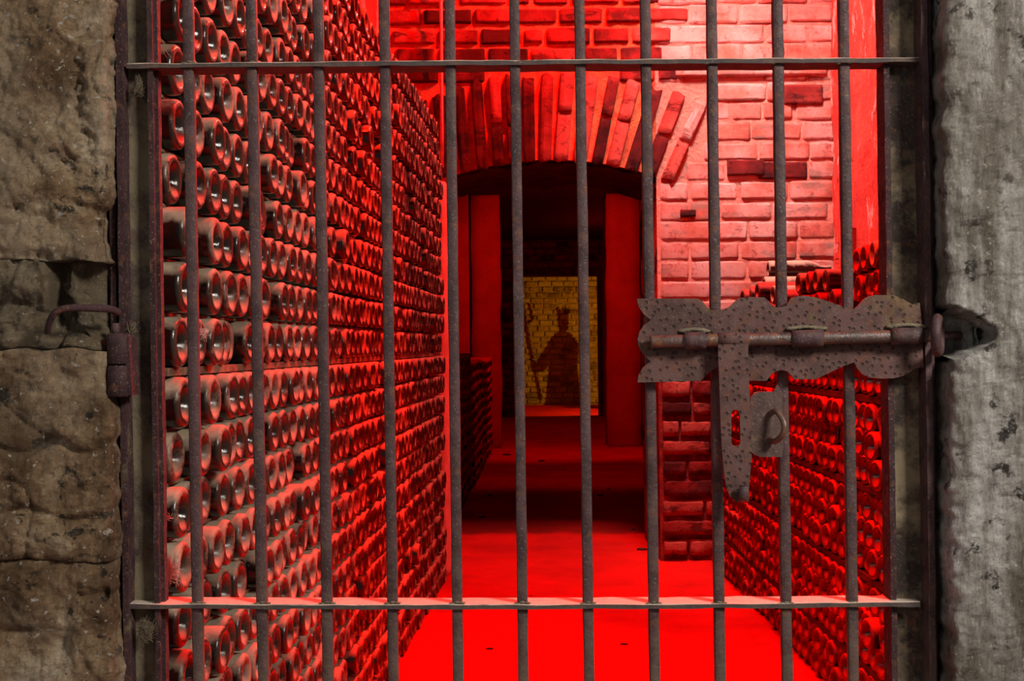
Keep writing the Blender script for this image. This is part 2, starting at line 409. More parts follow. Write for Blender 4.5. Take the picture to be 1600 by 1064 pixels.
while zc < 3.35:
    # left+centre: painted bricks above the stack and the arch
    x = -1.15 + random.uniform(-.1, .1)
    while x < OX1 + .05:
        L = random.choice((.12, .2, .22, .24, .26)); cx = x + L / 2
        if zc > 1.75 and cx < OX1 + .08 and not in_arch(cx, zc) and not (in_arch(cx - L * .4, zc) or in_arch(cx + L * .4, zc)):
            dk = random.random() < (.42 if zc > 2.5 and cx > -.2 else .18)
            put_brick(wb, M_brickd if dk else M_brick, cx, YB + .016 + random.uniform(-.004, .006) + (.006 if dk else 0), zc, L - random.uniform(.015, .03), .05, CP - random.uniform(.022, .04))
        x += L
    # right: limewashed masonry, joints nearly filled
    x = OX1 + .002 + (0 if row % 2 else -.0)
    first = True
    while x < 1.66:
        L = random.choice((.16, .22, .26, .3)) * (1.0 if not first else random.choice((.6, 1)))
        L = min(L, 1.68 - x)
        if L < .05: break
        cx = x + L / 2
        if zc < 1.9 or not in_arch(cx - L * .45, zc):
            low = zc < 1.1
            mt = M_brickd if random.random() < .025 else (M_brick if low else M_lime)
            put_brick(wb2, mt, cx, YB + .018 + random.uniform(-.006, .006), zc, L - random.uniform(.006, .02), .07 if low else .034, CP - (random.uniform(.018, .035) if low else random.uniform(.004, .02)), name='brick')
        x += L; first = False
    zc += CP * random.uniform(.96, 1.04); row += 1
# arch bricks standing on end
random.seed(5)
x = OX0 - .07; k = 0
while x < OX1 + .06:
    wv = random.uniform(.056, .074)
    ang = R(36 if x > .12 else 14) * (x - .12)
    z0 = archz(x) - .005
    if random.random() < .35:
        sp = random.uniform(.4, .6)
        segs = [(0, VZ * sp - .008), (VZ * sp + .008, VZ)]
    else: segs = [(0, VZ - random.uniform(0, .03))]
    for a, b in segs:
        m_ = (a + b) / 2; mt = M_brickd if random.random() < .3 else (M_brick if x < .55 else random.choice((M_brick, M_lime)))
        put_brick(wb, mt, x + math.sin(ang) * m_, YB + .008 + random.uniform(-.006, .006), z0 + math.cos(ang) * m_, wv, .06, b - a, tilt=ang, name='arch_brick')
    x += wv + random.uniform(.016, .026); k += 1
# stone band over the right part, and bare patches
put_brick(wb2, M_lime, 1.25, YB + .004, 2.52, .78, .05, .085, name='stone_band')
put_brick(wb2, M_brickd, W(1165, 262, YB).x, YB + .002, W(1165, 262, YB).z, .19, .035, .08, name='bare_brick')
put_brick(wb2, M_brickd, W(1255, 148, YB).x, YB + .002, W(1255, 148, YB).z, .20, .035, .10, name='bare_brick')
put_brick(wb2, M_brickd, W(1075, 333, YB).x, YB + .002, W(1075, 333, YB).z, .08, .03, .035, name='bare_brick')

# plaster pier at the end of the left stack, cable above it
def pier():
    bm = bmesh.new()
    for i in range(30):
        pass
    V = []
    for k in range(41):
        z = -.03 + 1.93 * k / 40; ring = []
        for (x, y) in ((-.60, 6.2), (-.335, 6.2), (-.318, 6.22), (-.305, 6.4), (-.30, 6.6), (-.6, 6.6)):
            d = .010 * noise.noise(Vector((x * 5, y * 5, z * 6))) + .006 * noise.noise(Vector((x * 9, y * 9, z * 19)))
            ring.append(bm.verts.new((x + (d if x > -.5 else 0), y, z)))
        V.append(ring)
    for a, b in zip(V, V[1:]):
        for i in range(6): bm.faces.new((a[i], a[(i + 1) % 6], b[(i + 1) % 6], b[i]))
    bm.faces.new(V[-1]); bm.faces.new(V[0][::-1])
    return bm
smooth(struct('trim_1', pier(), M_plaster))
bm = bmesh.new(); tube(bm, [W(691, 262, 6.52), W(690, 140, 6.52), W(689, 20, 6.52), W(688, -200, 6.52)], .009, 10)
smooth(obj('pipe', bm, M_pipe)); tag(bpy.data.objects['pipe'], 'thin pink painted pipe running up the brick wall left of the arch', 'pipe')

# ---- tunnel beyond
bm = bmesh.new(); box(bm, -1.1, -.70, 7.4, 13.9, -.06, 2.75); box(bm, -1.1, -.46, 13.9, 20, -.06, 2.75); wt = struct('wall_tunnel_left', bm, M_tplast)
bm = bmesh.new(); box(bm, 1.42, 2.0, 7.4, 20, -.06, 2.75); struct('wall_tunnel_right', bm, M_tplast)
def pillar(name, u0, u1, Y, vt, dep):
    x0, x1 = W(u0, 540, Y).x, W(u1, 540, Y).x; zt = 2.76
    bm = bmesh.new(); n = 46; V = []
    for k in range(n + 1):
        z = -.04 + (zt + .04) * k / n; ring = []
        for x, y in ((x0, Y), ((x0 * 2 + x1) / 3, Y), ((x0 + 2 * x1) / 3, Y), (x1, Y), (x1, Y + dep / 2), (x1, Y + dep), (x0, Y + dep), (x0, Y + dep / 2)):
            ring.append(bm.verts.new((x + .018 * noise.noise(Vector((x * 5, y * 2, z * 3))), y + .014 * noise.noise(Vector((x * 5, y + 7, z * 4))), z)))
        V.append(ring)
    for a, b in zip(V, V[1:]):
        for i in range(8): bm.faces.new((a[i], a[(i + 1) % 8], b[(i + 1) % 8], b[i]))
    bm.faces.new(V[-1]); bm.faces.new(V[0][::-1])
    return smooth(struct(name, bm, M_tplast))
pillar('trim_2', 738, 783, 14.0, 320, .5)
pillar('trim_3', 950, 1001, 14.0, 335, .5)
# masonry cross beam before the pillar heads, shade painted in as black
def beamz(x, y):
    return (x, y, 2.50 + .05 * noise.noise(Vector((x * 4, y * 3, 1))) + .03 * noise.noise(Vector((x * 14, y * 9, 1))))
bm = grid(-.62, 1.42, 10.2, 11.2, 50, 12, beamz); 
smooth(struct('trim_4', bm, M_unlit))
bm = bmesh.new(); box(bm, -.62, 1.42, 10.2, 11.2, 2.56, 2.75); struct('trim_5', bm, M_unlit)
# end wall with the far opening
EX0, EX1, EZ = W(816, 540, 20).x, W(936, 540, 20).x, W(876, 431, 20).z
bm = bmesh.new(); box(bm, -.7, EX0, 20, 20.35, -.06, 2.8); box(bm, EX1, 2.1, 20, 20.35, -.06, 2.8); box(bm, EX0, EX1, 20, 20.35, EZ, 2.8)
we = struct('wall_end', bm, M_mortard)
random.seed(21); z = .05; row = 0
while z < 2.72:
    x = -.46 + (.11 if row % 2 else 0)
    while x < 1.42:
        L = .22 * random.uniform(.85, 1.1); cx = x + L / 2
        if not (EX0 - .02 < cx + L * .45 and cx - L * .45 < EX1 + .02 and z < EZ + .03):
            put_brick(we, M_brickt, cx, 20.0, z, L - .025, .06, .08)
        x += L
    z += .105; row += 1
# far room
bm = bmesh.new(); box(bm, -.9, 4.5, 24.04, 24.3, -.06, 2.8); wf = struct('wall_far', bm, M_mortarf)
bm = bmesh.new(); box(bm, -.9, -.75, 20.35, 24.04, -.06, 2.8); struct('wall_far_left', bm, M_brickt)
bm = bmesh.new(); box(bm, 4.2, 4.4, 20.35, 24.04, -.06, 2.8); struct('wall_far_right', bm, M_brickt)
bm = bmesh.new(); box(bm, 2.1, 4.4, 20.0, 20.2, -.06, 2.8); struct('wall_far_front', bm, M_brickt)
random.seed(31); z = .05; row = 0
while z < 2.4:
    x = -.1 + (.12 if row % 2 else 0)
    while x < 1.95:
        L = .23 * random.uniform(.8, 1.12)
        put_brick(wf, M_brickf, x + L / 2, 24.035 + random.uniform(-.008, .008), z, L - .02, .06, .085)
        x += L
    z += .105; row += 1
# statue on a plinth whose shadow falls on the far wall (stands out of sight behind the opening's edge)
FX, FY = 2.1, 22.0
st = thing('statue', 'dark crowned statue with a trident that casts its shadow on the amber wall', 'statue', (FX, FY, .55))
def lathe(bm, prof, n=20, org=(0, 0, 0), axis='Z'):
    rings = []
    for a, r in prof:
        ring = []
        for k in range(n):
            c_, s_ = math.cos(2 * PI * k / n) * r, math.sin(2 * PI * k / n) * r
            p = (c_, s_, a) if axis == 'Z' else (a, c_, s_)
            ring.append(bm.verts.new(Vector(org) + Vector(p)))
        rings.append(ring)
    for r0, r1 in zip(rings, rings[1:]):
        for k in range(n): bm.faces.new((r0[k], r0[(k + 1) % n], r1[(k + 1) % n], r1[k]))
    bm.faces.new(rings[0][::-1]); bm.faces.new(rings[-1])
bm = bmesh.new(); lathe(bm, [(0, .15), (.04, .15), (.25, .115), (.42, .10), (.56, .112), (.63, .105), (.69, .06), (.715, .03)]); smooth(obj('robe', bm, M_black, st))
bm = bmesh.new(); lathe(bm, [(.70, .024), (.725, .026), (.75, .036), (.79, .040), (.83, .038), (.85, .036)]); smooth(obj('head', bm, M_black, st))
bm = bmesh.new(); lathe(bm, [(.84, .038), (.87, .042), (.875, .038)])
for k in range(5):
    a = 2 * PI * k / 5 + .3; tube(bm, [(.036 * math.cos(a), .036 * math.sin(a), .865), (.046 * math.cos(a), .046 * math.sin(a), .915)], [.013, .002], 8)
obj('crown', bm, M_black, st)
bm = bmesh.new(); tube(bm, curve_pts([(-.09, 0, .60), (-.13, -.04, .5), (-.13, -.06, .44), (-.19, -.06, .46)], 4), .032, 10); smooth(obj('arm', bm, M_black, st))
bm = bmesh.new(); tube(bm, [(-.14, -.06, .2), (-.20, -.06, .48), (-.25, -.06, .78)], .013, 8)
for dx in (-.055, 0, .055):
    tube(bm, curve_pts([(-.25, -.06, .78), (-.25 + dx * .9, -.06, .80), (-.262 + dx, -.06, .86), (-.275 + dx * .9, -.06, .93 + (.02 if dx == 0 else 0))], 4), .010, 8)
obj('trident', bm, M_black, st)
bm = bmesh.new(); box(bm, -.25, .25, -.2, .2, 0, .57); o = obj('plinth', bm, M_brickt); o.location = (FX, FY, -.02)
bmesh_ = None; tag(o, 'plain brick plinth under the dark statue', 'plinth')

# ---- front wall: stone jambs
def jw(x, zj):
    k = round(zj * 100) * .37
    return .012 * noise.noise(Vector((x * 7, k, 0))) + .006 * noise.noise(Vector((x * 25, k, 3)))
def stone_block(z0, z1, X0, edge, sgn, seed, amp, dent=None, res=.0034, yf=1.93, yback=2.045, lump=.010, endr=.004, rag=.006):
    """front face from X0 to the opening edge, then round the arris and back along the reveal"""
    L1 = abs(edge - X0); L2 = yback - yf; n1 = int(L1 / res); n2 = int(L2 / (res * 2)); nz = int((z1 - z0) / res)
    bm = bmesh.new(); V = []
    rr = .012
    for j in range(nz + 1):
        z = z0 + (z1 - z0) * j / nz; rowv = []
        eo = rag * (.8 * noise.noise(Vector((seed, z * 4, 0))) + .5 * noise.fractal(Vector((seed, z * 27, 5)), .6, 2.2, 5)) * sgn
        zz = min(z - z0, z1 - z)
        endd = endr * max(0, 1 - zz / .012) ** 2; 
        for i in range(n1 + n2 + 1):
            if i <= n1:
                t = i / n1; x = X0 + (edge + eo - X0) * t; y = yf; nx, ny = 0, -1
                dd = abs(edge + eo - x)
                if dd < rr: a = 1 - dd / rr; y += rr * .5 * a * a; nx, ny = (-sgn * .5 * a, -1)
            else:
                t = (i - n1) / n2; x = edge + eo; y = yf + .006 + (yback - yf - .006) * t; nx, ny = (-sgn, 0 if t > .1 else -.5)
            z_ = z + jw(x, z0) * max(0, 1 - (z - z0) / .08) + jw(x, z1) * max(0, 1 - (z1 - z) / .08)
            p = Vector((x, y, z_))
            q = Vector((x, y * .6, z_)) + Vector((seed * 3.3, 0, seed))
            h = lump * noise.noise(q * 5) + amp * noise.fractal(q * 17, .7, 2.1, 6) * 1.2 
            rid = 1 - abs(noise.noise(q * 11 + Vector((9, 9, 9))))
            h -= amp * 1.1 * max(0, rid - .93) / .07 * (.5 + .5 * noise.noise(q * 4))
            if dent: h -= dent(x, z)
            if i <= n1:
                p += Vector((nx, ny, 0)).normalized() * h; 
            else: p += Vector((nx, ny, 0)).normalized() * h * .7
            p.y += endd
            rowv.append(bm.verts.new(p))
        V.append(rowv)
    for j in range(nz):
        for i in range(n1 + n2):
            q4 = (V[j][i], V[j][i + 1], V[j + 1][i + 1], V[j + 1][i])
            bm.faces.new(q4 if sgn < 0 else q4[::-1])
    # close top, bottom with strips going back
    for rowv, fl_ in ((V[0], 0), (V[-1], 1)):
        bk = [bm.verts.new((v.co.x, yback + .02, v.co.z)) for v in rowv]
        for i in range(len(rowv) - 1):
            q4 = (rowv[i], bk[i], bk[i + 1], rowv[i + 1]); bm.faces.new(q4)
    bmesh.ops.recalc_face_normals(bm, faces=bm.faces)
    return bm
def sst(a, b, x): t = max(0, min(1, (x - a) / (b - a))); return t * t * (3 - 2 * t)
PXL = lambda u: W(u, 532, 1.93).x
def Z_(u, v): return W(u, v, 1.93).z
EDL = PXL(168)
bm = bmesh.new(); box(bm, -3.0, EDL - .02, 1.99, 2.066, -.06, 3.75); jl = struct('wall_front_left', bm, M_stoneL2)
bm = bmesh.new(); box(bm, PXL(1483) + .06, 4.5, 1.99, 2.3, -.06, 3.75); jr = struct('wall_front_right', bm, M_stoneR)
bm = bmesh.new(); box(bm, EDL - .02, PXL(1483) + .06, 1.95, 2.06, 2.45, 3.75); struct('wall_front_top', bm, M_stoneL)
zt = [Z_(90, v) for v in (-620, -120, 408, 548, 878, 1240, 1640)]
def dentB(x, z):
    u = pix((x, 1.93, z))[0]; v = pix((x, 1.93, z))[1]
    d = 0
    d += .026 * sst(120, 150, u) * sst(300, 330, v) * sst(420, 395, v) * .7
    d += .012 * sst(.02, .0, abs((v - 322 - 8 * math.sin(u * .05)) / 1000 - 0) * 1.6) * sst(90, 130, u)
    for cu, cv, ru, rv, dp in ((120, 130, 16, 60, .016), (135, 215, 14, 30, .015), (105, 250, 26, 14, .012), (20, 325, 22, 10, .014), (60, 400, 40, 10, .01)):
        r = ((u - cu) / ru) ** 2 + ((v - cv) / rv) ** 2
        if r < 3: d += dp * math.exp(-r * 1.5) * (1 + noise.noise(Vector((u * .12, v * .12, 0))))
    return d
def dentC(x, z):
    u, v = pix((x, 1.93, z)); n_ = 12 * noise.noise(Vector((x * 16, z * 16, 4)))
    d = .055 * sst(62, 80, u + n_) * sst(545, 500, v + n_) 
    d += .03 * sst(140, 165, u)
    d += .015 * noise.noise(Vector((x * 24, z * 24, 7)))
    return d
def dentD(x, z):
    u, v = pix((x, 1.93, z)); d = .022 * sst(150, 172, u) * sst(640, 600, v)
    d += .010 * math.exp(-((v - 700 - 10 * math.sin(u * .06)) / 9) ** 2) + .008 * math.exp(-((v - 805 + 8 * math.sin(u * .04)) / 7) ** 2)
    return d
def dentE(x, z):
    u, v = pix((x, 1.93, z)); d = 0
    for cu, cv, ru, rv, dp in ((162, 928, 10, 16, .018), (95, 1010, 16, 22, .018), (20, 990, 40, 8, .01), (140, 930, 30, 8, .01)):
        r = ((u - cu) / ru) ** 2 + ((v - cv) / rv) ** 2
        if r < 3: d += dp * math.exp(-r * 1.5)
    return d
for i, (a, b, dn, am, mt) in enumerate(((zt[1], zt[0], None, .006, M_stoneL), (zt[2], zt[1], dentB, .008, M_stoneL), (zt[3], zt[2], dentC, .013, M_stoneL2), (zt[4], zt[3], dentD, .007, M_stoneL), (zt[5], zt[4], dentE, .008, M_stoneL), (zt[6], zt[5], None, .006, M_stoneL))):
    vis = 1 <= i <= 4
    o = obj('stone_block', stone_block(a + .0006, b - .0006, -1.05 if vis else -1.0, EDL + (.004 if i > 2 else 0), -1, i + 1, am, dn, res=.0042 if vis else .02), mt, jl); smooth(o)
EDR = PXL(1481)
def dentR(x, z):
    u, v = pix((x, 1.93, z)); d = 0
    n_ = 8 * noise.noise(Vector((x * 20, z * 20, 2))) + 4 * noise.noise(Vector((x * 60, z * 60, 2)))
    top = 478 + max(0, (u - 1500)) * .55; bot = 572 - max(0, u - 1470) * .42
    if u > 1556: return 0
    d += .075 * sst(0, 12, v - top + n_) * sst(0, 9, bot - v + n_) * sst(1558, 1545, u + n_)
    d += .012 * sst(1505, 1480, u + n_ * 2) * (1 if v > 560 else .4)
    return d
o = obj('stone_block', stone_block(Z_(1540, 1240), Z_(1540, -200), 1.05, EDR, 1, 9, .0045, dentR, res=.0042, rag=.010, lump=.005, yback=2.2), M_stoneR, jr); smooth(o)
for a, b in ((Z_(1540, -900), Z_(1540, -203)), (.0, Z_(1540, 1243))):
    z0, z1 = (b, a) if a > b else (a, b)
    smooth(obj('stone_block', stone_block(z0, z1, 1.05, EDR, 1, 12, .005, None, res=.02, yback=2.2), M_stoneR, jr))
bm = bmesh.new(); p = W(1530, 551, 1.955); blob(bm, p, .008, 3, 2, (1.5, .8, .8)); smooth(obj('lime_fleck', bm, plain('white_lime', (.8, .8, .78)), jr))

# ============================================================ GATE
YG = 2.0
gate = thing('iron_gate', 'dark wrought iron barred gate closing the bottle cellar between two stone jambs', 'gate', (0, YG, .08))
GINV = Matrix.Translation((0, -YG, -.08))
def gpart(name, bm, mat, parent=None, sm=False):
    bm.transform(GINV)
    o = obj(name, bm, mat, parent or gate)
    if sm: smooth(o)
    return o
VT, VB = -520, 1530
def gx(utop, ubot, v): return utop + (ubot - utop) * v / 1064
tops = (294, 392.5, 497, 600, 702.5, 803.5, 905, 1007.5, 1111, 1214, 1317)
bots = (311, 412, 513, 615, 716, 818, 920.5, 1023, 1125, 1229.5, 1333)
for i, (a, b) in enumerate(zip(tops, bots)):
    bm = bmesh.new()
    beam(bm, W(gx(a, b, VB), VB, YG), W(gx(a, b, VT), VT, YG),   .0080, .0076, 150, .0009, i * 3.1)
    gpart('vertical_bar', bm, M_bar, sm=True)
def rail(v0, v1, vm, name='cross_rail', u0=198, u1=1438, seed=0):
    bm = bmesh.new(); n = 120; pr = None; rings = []
    for i in range(n + 1):
        t = i / n; u = u0 + (u1 - u0) * t; v = v0 + (v1 - v0) * t + vm * 4 * t * (1 - t)
        c = W(u, v, YG - .014); ring = []
        for dy, dz in ((0, -.0035), (0, .003), (.001, .004), (.054, .004), (.054, -.0035)):
            p = c + Vector((0, dy, dz))
            p += Vector((0, .0015 * noise.noise(p * 30 + Vector((seed, 0, 0))), .0014 * noise.noise(p * 24 + Vector((dy * 90, seed, dz * 300)))))
            ring.append(bm.verts.new(p))
        rings.append(ring)
    for a, b in zip(rings, rings[1:]):
        for k in range(5): bm.faces.new((a[k], b[k], b[(k + 1) % 5], a[(k + 1) % 5]))
    bm.faces.new(rings[0]); bm.faces.new(rings[-1][::-1]); bmesh.ops.recalc_face_normals(bm, faces=bm.faces)
    return gpart(name, bm, M_rail)
rail(103, 93.5, -1, seed=1); rail(947, 944, 3, seed=2)
rail(-505, -515, 0, seed=3); rail(1505, 1502, 0, seed=4)
# dusty weld beads where bars cross rails
for j, (vr, up) in enumerate(((99, -1), (943, -1))):
    for i, (a, b) in enumerate(zip(tops, bots)):
        bm = bmesh.new(); u = gx(a, b, vr)
        for s in range(3):
            blob(bm, W(u + (-8, 0, 8)[s], vr - (0, 2, 1)[s], YG - .011), .0030, i * 3 + s + j * 50, 1, (1.9, .9, .7))
        gpart('weld_bead', bm, M_clump, sm=True)
# channel stiles opening towards the viewer
def stile(name, ue, uw0, uw1, ui, mats, wide):
    """ue: outer flange (u0,u1 at top), web between, ui: inner flange"""
    e = thing_part(name)
def strip(ut0, ut1, y0, y1, n=90, jit=.0012, slope=14.5):
    bm = bmesh.new(); rings = []
    for i in range(n + 1):
        v = VB + (VT - VB) * i / n; du = slope * v / 1064
        a = W(ut0 + du, v, YG); b = W(ut1 + du, v, YG); ring = []
        for p, y in ((a, y0), (b, y0), (b, y1), (a, y1)):
            q = Vector((p.x, y, p.z)); q.x += jit * noise.noise(q * 22); q.y += jit * noise.noise(q * 19 + Vector((5, 5, 5))); ring.append(bm.verts.new(q))
        rings.append(ring)
    for r0, r1 in zip(rings, rings[1:]):
        for k in range(4): bm.faces.new((r0[k], r0[(k + 1) % 4], r1[(k + 1) % 4], r1[k]))
    bm.faces.new(rings[0]); bm.faces.new(rings[-1]); bmesh.ops.recalc_face_normals(bm, faces=bm.faces)
    return bm
sl = gpart('stile', strip(191, 236, YG + .012, YG + .018), M_web)
gpart('flange', strip(186, 195, YG - .022, YG + .016), M_barlow, sl)
gpart('flange', strip(231, 239, YG - .008, YG + .020), M_barlow, sl)
gpart('flange_lip', strip(239, 244, YG + .004, YG + .022), M_barlow, sl)
sr = gpart('stile', strip(1388, 1436, YG + .012, YG + .018), M_webr)
gpart('flange', strip(1379, 1388, YG - .002, YG + .04), M_barlow, sr)
gpart('flange', strip(1431, 1441, YG - .024, YG + .016), M_bar, sr)
# reparent offsets are identity, children of stile share the gate's frame

# ---- lock plate, bolt, sleeves, hasp, staple
plate_px = [(995, 466.5), (1090, 466.5), (1098, 471), (1105, 480), (1113, 484), (1122, 485), (1132, 483), (1140, 479), (1147, 472), (1155, 465.5), (1174, 464), (1194, 464.5),
 (1199, 468), (1205, 476), (1212, 480), (1221, 480), (1229, 477.5), (1236, 466), (1244, 463), (1257, 462), (1272, 464), (1295, 471), (1318, 479), (1335, 483), (1341, 477.5), (1350, 467), (1358, 463),
 (1367, 461), (1396, 461), (1411, 467), (1426, 476), (1430, 474), (1437, 473), (1440, 500), (1443, 574.5), (1432, 575), (1421, 582), (1409, 588), (1396, 591), (1376, 591.5), (1356, 589.5), (1347, 584), (1339, 575),
 (1335, 566), (1320, 571), (1297, 582), (1274, 592.5), (1241, 592.5), (1236, 586), (1230, 580), (1222, 578), (1214, 579.5), (1206, 584), (1198, 595), (1170, 595), (1160, 588), (1150, 577), (1138, 573), (1122, 573), (1111, 579),
 (1103, 587), (1095, 595), (1000, 597.5), (996, 597), (998, 586), (1004, 575), (1016.5, 564), (1007, 556), (999, 544.5), (996, 532), (999, 519), (1006, 508), (1017, 500), (1006, 491), (998, 479)]
YP = YG - .024
pl = gpart('lock_plate', extrude_poly(plate_px, YP, YP + .005), M_plate)
def rod_c(u): return 533.8 + (u - 1016) * (524.5 - 533.8) / (1452 - 1016)
YRod = YP - .014
bm = bmesh.new(); tube(bm, [W(u, rod_c(u), YRod) for u in (1016, 1019, 1150, 1300, 1440, 1456, 1460)], [.0090, .0098, .0098, .0098, .0098, .0098, .008], 20)
rod = gpart('slide_bolt', bm, M_bolt, sm=False)
for p in rod.data.polygons: p.use_smooth = len(p.vertices) == 4
for u0, u1 in ((1068, 1102), (1236, 1285), (1391, 1441)):
    bm = bmesh.new(); n = 8
    prof = [(.0125, -PI * .5 + PI * 1.0 * k / 12) for k in range(13)]
    A, B = W(u0, rod_c(u0), YRod), W(u1, rod_c(u1), YRod); rings = []
    sect = [(math.cos(a) * .0132, math.sin(a) * .0132) for a in [PI * .5 + PI * k / 14 for k in range(15)]]
    sect = [(.0105, .0132)] + sect + [(.0105, -.0132)]
    inner = [(x * .78 if i not in (0, len(sect) - 1) else x, y * .80) for i, (x, y) in enumerate(sect)]
    for c_, du in ((A, 0), (A.lerp(B, .33), 0), (A.lerp(B, .67), 0), (B, 0)):
        ring = []
        for x, y in sect + inner[::-1]:
            q = c_ + Vector((0, x, y)); q += Vector((.0012 * noise.noise(q * 60), .0008 * noise.noise(q * 50), .0010 * noise.noise(q * 55 + Vector((3, 3, 3))))); ring.append(bm.verts.new(q))
        rings.append(ring)
    for r0, r1 in zip(rings, rings[1:]):
        N = len(r0)
        for k in range(N): bm.faces.new((r0[k], r0[(k + 1) % N], r1[(k + 1) % N], r1[k]))
    m_ = len(sect)
    for ring in (rings[0], rings[-1]):
        for k in range(m_ - 1): bm.faces.new((ring[k], ring[k + 1], ring[-2 - k], ring[-1 - k]))
    bmesh.ops.recalc_face_normals(bm, faces=bm.faces)
    gpart('bolt_sleeve', bm, M_bar, pl, sm=True)
    bm = bmesh.new()
    for s in range(9):
        t = s / 8; q = W(u0 + (u1 - u0) * t, rod_c(u0) - 15.5 - 2.5 * math.sin(PI * t), YP - .002)
        blob(bm, q, .0058, s + u0, 2, (1.5, .7, .55))
    gpart('dust_ridge', bm, M_clump, pl, sm=True)
# hasp hanging from the bolt
YH = YRod - .009
hasp_px = [(1122, 538), (1169, 538), (1170, 590), (1173, 640), (1175, 690), (1174.5, 715), (1172, 745), (1170, 765), (1168, 777), (1160, 784), (1150, 784), (1141, 776), (1135, 762), (1131, 735), (1128, 700), (1126, 660), (1124, 600), (1122.5, 560)]
slot = [(1142.5, 646), (1144.5, 641.5), (1149, 640), (1154, 641.5), (1156, 646), (1157, 692), (1155, 696), (1150, 697), (1145, 696), (1143, 692)]
hs = gpart('hasp', extrude_poly(hasp_px, YH, YH + .005, holes=[slot]), M_plate, rod)
bm = bmesh.new()
knp = [W(1145.5, 531, YRod), ]
A, B = W(1121.5, 531.5, YRod), W(1169, 530.5, YRod)
tube(bm, [A, A.lerp(B, .5), B], [.0112, .0114, .0112], 18); gpart('hasp_knuckle', bm, M_plate, rod, sm=True)
for p in bpy.data.objects['hasp_knuckle'].data.polygons: p.use_smooth = len(p.vertices) == 4
bm = bmesh.new()   # curled finger tab at the foot
pts = [(0, 0, -.012), (0, -.006, -.010), (0, -.013, -.004), (0, -.0155, .004), (0, -.014, .012)]
rings = []
for i, q in enumerate(curve_pts(pts, 4)):
    c_ = W(1160, 772, YH) + Vector(q); hw = .0095 - .003 * (i / 16)
    rings.append([bm.verts.new(c_ + Vector((sx * hw, 0, 0)) + Vector((0, dy, dy * .6))) for sx, dy in ((-1, 0), (1, 0), (1, .004), (-1, .004))])
for r0, r1 in zip(rings, rings[1:]):
    for k in range(4): bm.faces.new((r0[k], r0[(k + 1) % 4], r1[(k + 1) % 4], r1[k]))
bm.faces.new(rings[0]); bm.faces.new(rings[-1]); bmesh.ops.recalc_face_normals(bm, faces=bm.faces)
gpart('finger_tab', bm, M_bar, hs, sm=True)
# staple plate and eye welded to the bar behind the hasp
sp_px = [(1173, 621), (1178, 614), (1186, 612), (1209, 612), (1215, 600), (1222, 612), (1224, 700), (1222, 714), (1190, 714), (1180, 711), (1173, 706)]
stp = gpart('staple_plate', extrude_poly(sp_px, YG - .016, YG - .0115), iron('rusty_staple_plate', base=(.10, .055, .045), dust=.15, dustcol=(.17, .10, .06)))
bm = bmesh.new()
c0 = W(1204, 646, YG - .016); c1 = W(1204, 686, YG - .016)
tube(bm, curve_pts([c0, c0 + Vector((.006, -.014, .004)), c0 + Vector((.013, -.026, -.008)), (c0 + c1) / 2 + Vector((.015, -.030, 0)), c1 + Vector((.012, -.026, .007)), c1 + Vector((.004, -.012, -.003)), c1], 5), .0046, 12)
gpart('staple_eye', bm, M_bolt, stp, sm=True)
# hinge barrel on the left
hb = bmesh.new()
def barrel(v0, v1, r, n=22):
    bm = bmesh.new(); P = [W(186.5 + .003 * (v - 560), v, YG - .045) for v in (v0, v0 + 3, (v0 + v1) / 2, v1 - 3, v1)]
    tube(bm, P, [r * .88, r, r, r, r * .88], n); return bm
h1 = gpart('hinge_barrel', barrel(521, 569.5, .0185), M_barlow, sm=True)
h2 = gpart('hinge_barrel', barrel(571, 620, .0190), M_barlow, sm=True)
bm = bmesh.new(); a = W(180, 508, YG - .045); tube(bm, [W(180.5, 505, YG - .045), W(181, 523, YG - .045)], .006, 12); gpart('hinge_pin', bm, M_bar, sm=True)
bm = bmesh.new(); q0, q1 = W(204, 526, YG - .036), W(209, 617, YG - .036); beam(bm, q0, q1, .004, .020, 8, .001); gpart('hinge_leaf', bm, M_barlow)
# uprights of the fixed iron frame beside the jamb
fr = bmesh.new()
o = obj('frame_upright', strip(171, 179.5, YG - .012, YG + .02, slope=13), M_barlow); tag(o, 'narrow iron frame strip fixed against the left stone jamb behind the hinge', 'frame')
o = obj('frame_upright', strip(1447, 1453, YG - .006, YG + .05, slope=10), M_bar); o2 = obj('light_block_strip', strip(1436, 1500, YG + .046, YG + .06, slope=10), M_wood2, o); tag(o, 'thin iron frame strip beside the right stone jamb', 'frame')  # dark strip added behind the gap to block red light from inside
# iron hook set in the chipped recess
bm = bmesh.new()
hp = [W(184, 488, 1.955), W(172, 483, 1.935), W(150, 481.5, 1.915), W(118, 481, 1.905), W(97, 483, 1.90), W(84, 491, 1.90), W(77, 505, 1.905), (W(74, 519, 1.915))]
hp = curve_pts(hp, 5)
tube(bm, hp, [.0062 - .0016 * i / len(hp) for i in range(len(hp))], 12)
hk = smooth(obj('iron_hook', bm, M_barlow)); tag(hk, 'bent rusty iron hook in the chipped recess of the left stone jamb', 'hook')
# ring catch on the right jamb that receives the bolt
bm = bmesh.new(); c_ = W(1465, 524, 1.955); pts = []
for k in range(24):
    a = 2 * PI * k / 24; pts.append(c_ + Vector((.010 * math.cos(a) , .022 * math.cos(a), .026 * math.sin(a))))
tube(bm, pts, .0080, 12, closed=True)
tube(bm, [c_ + Vector((.010, .022, 0)), c_ + Vector((.06, .045, 0))], .006, 10)
rc = smooth(obj('bolt_ring', bm, M_bar)); tag(rc, 'rusty iron ring in the right stone jamb receiving the bolt end', 'ring')

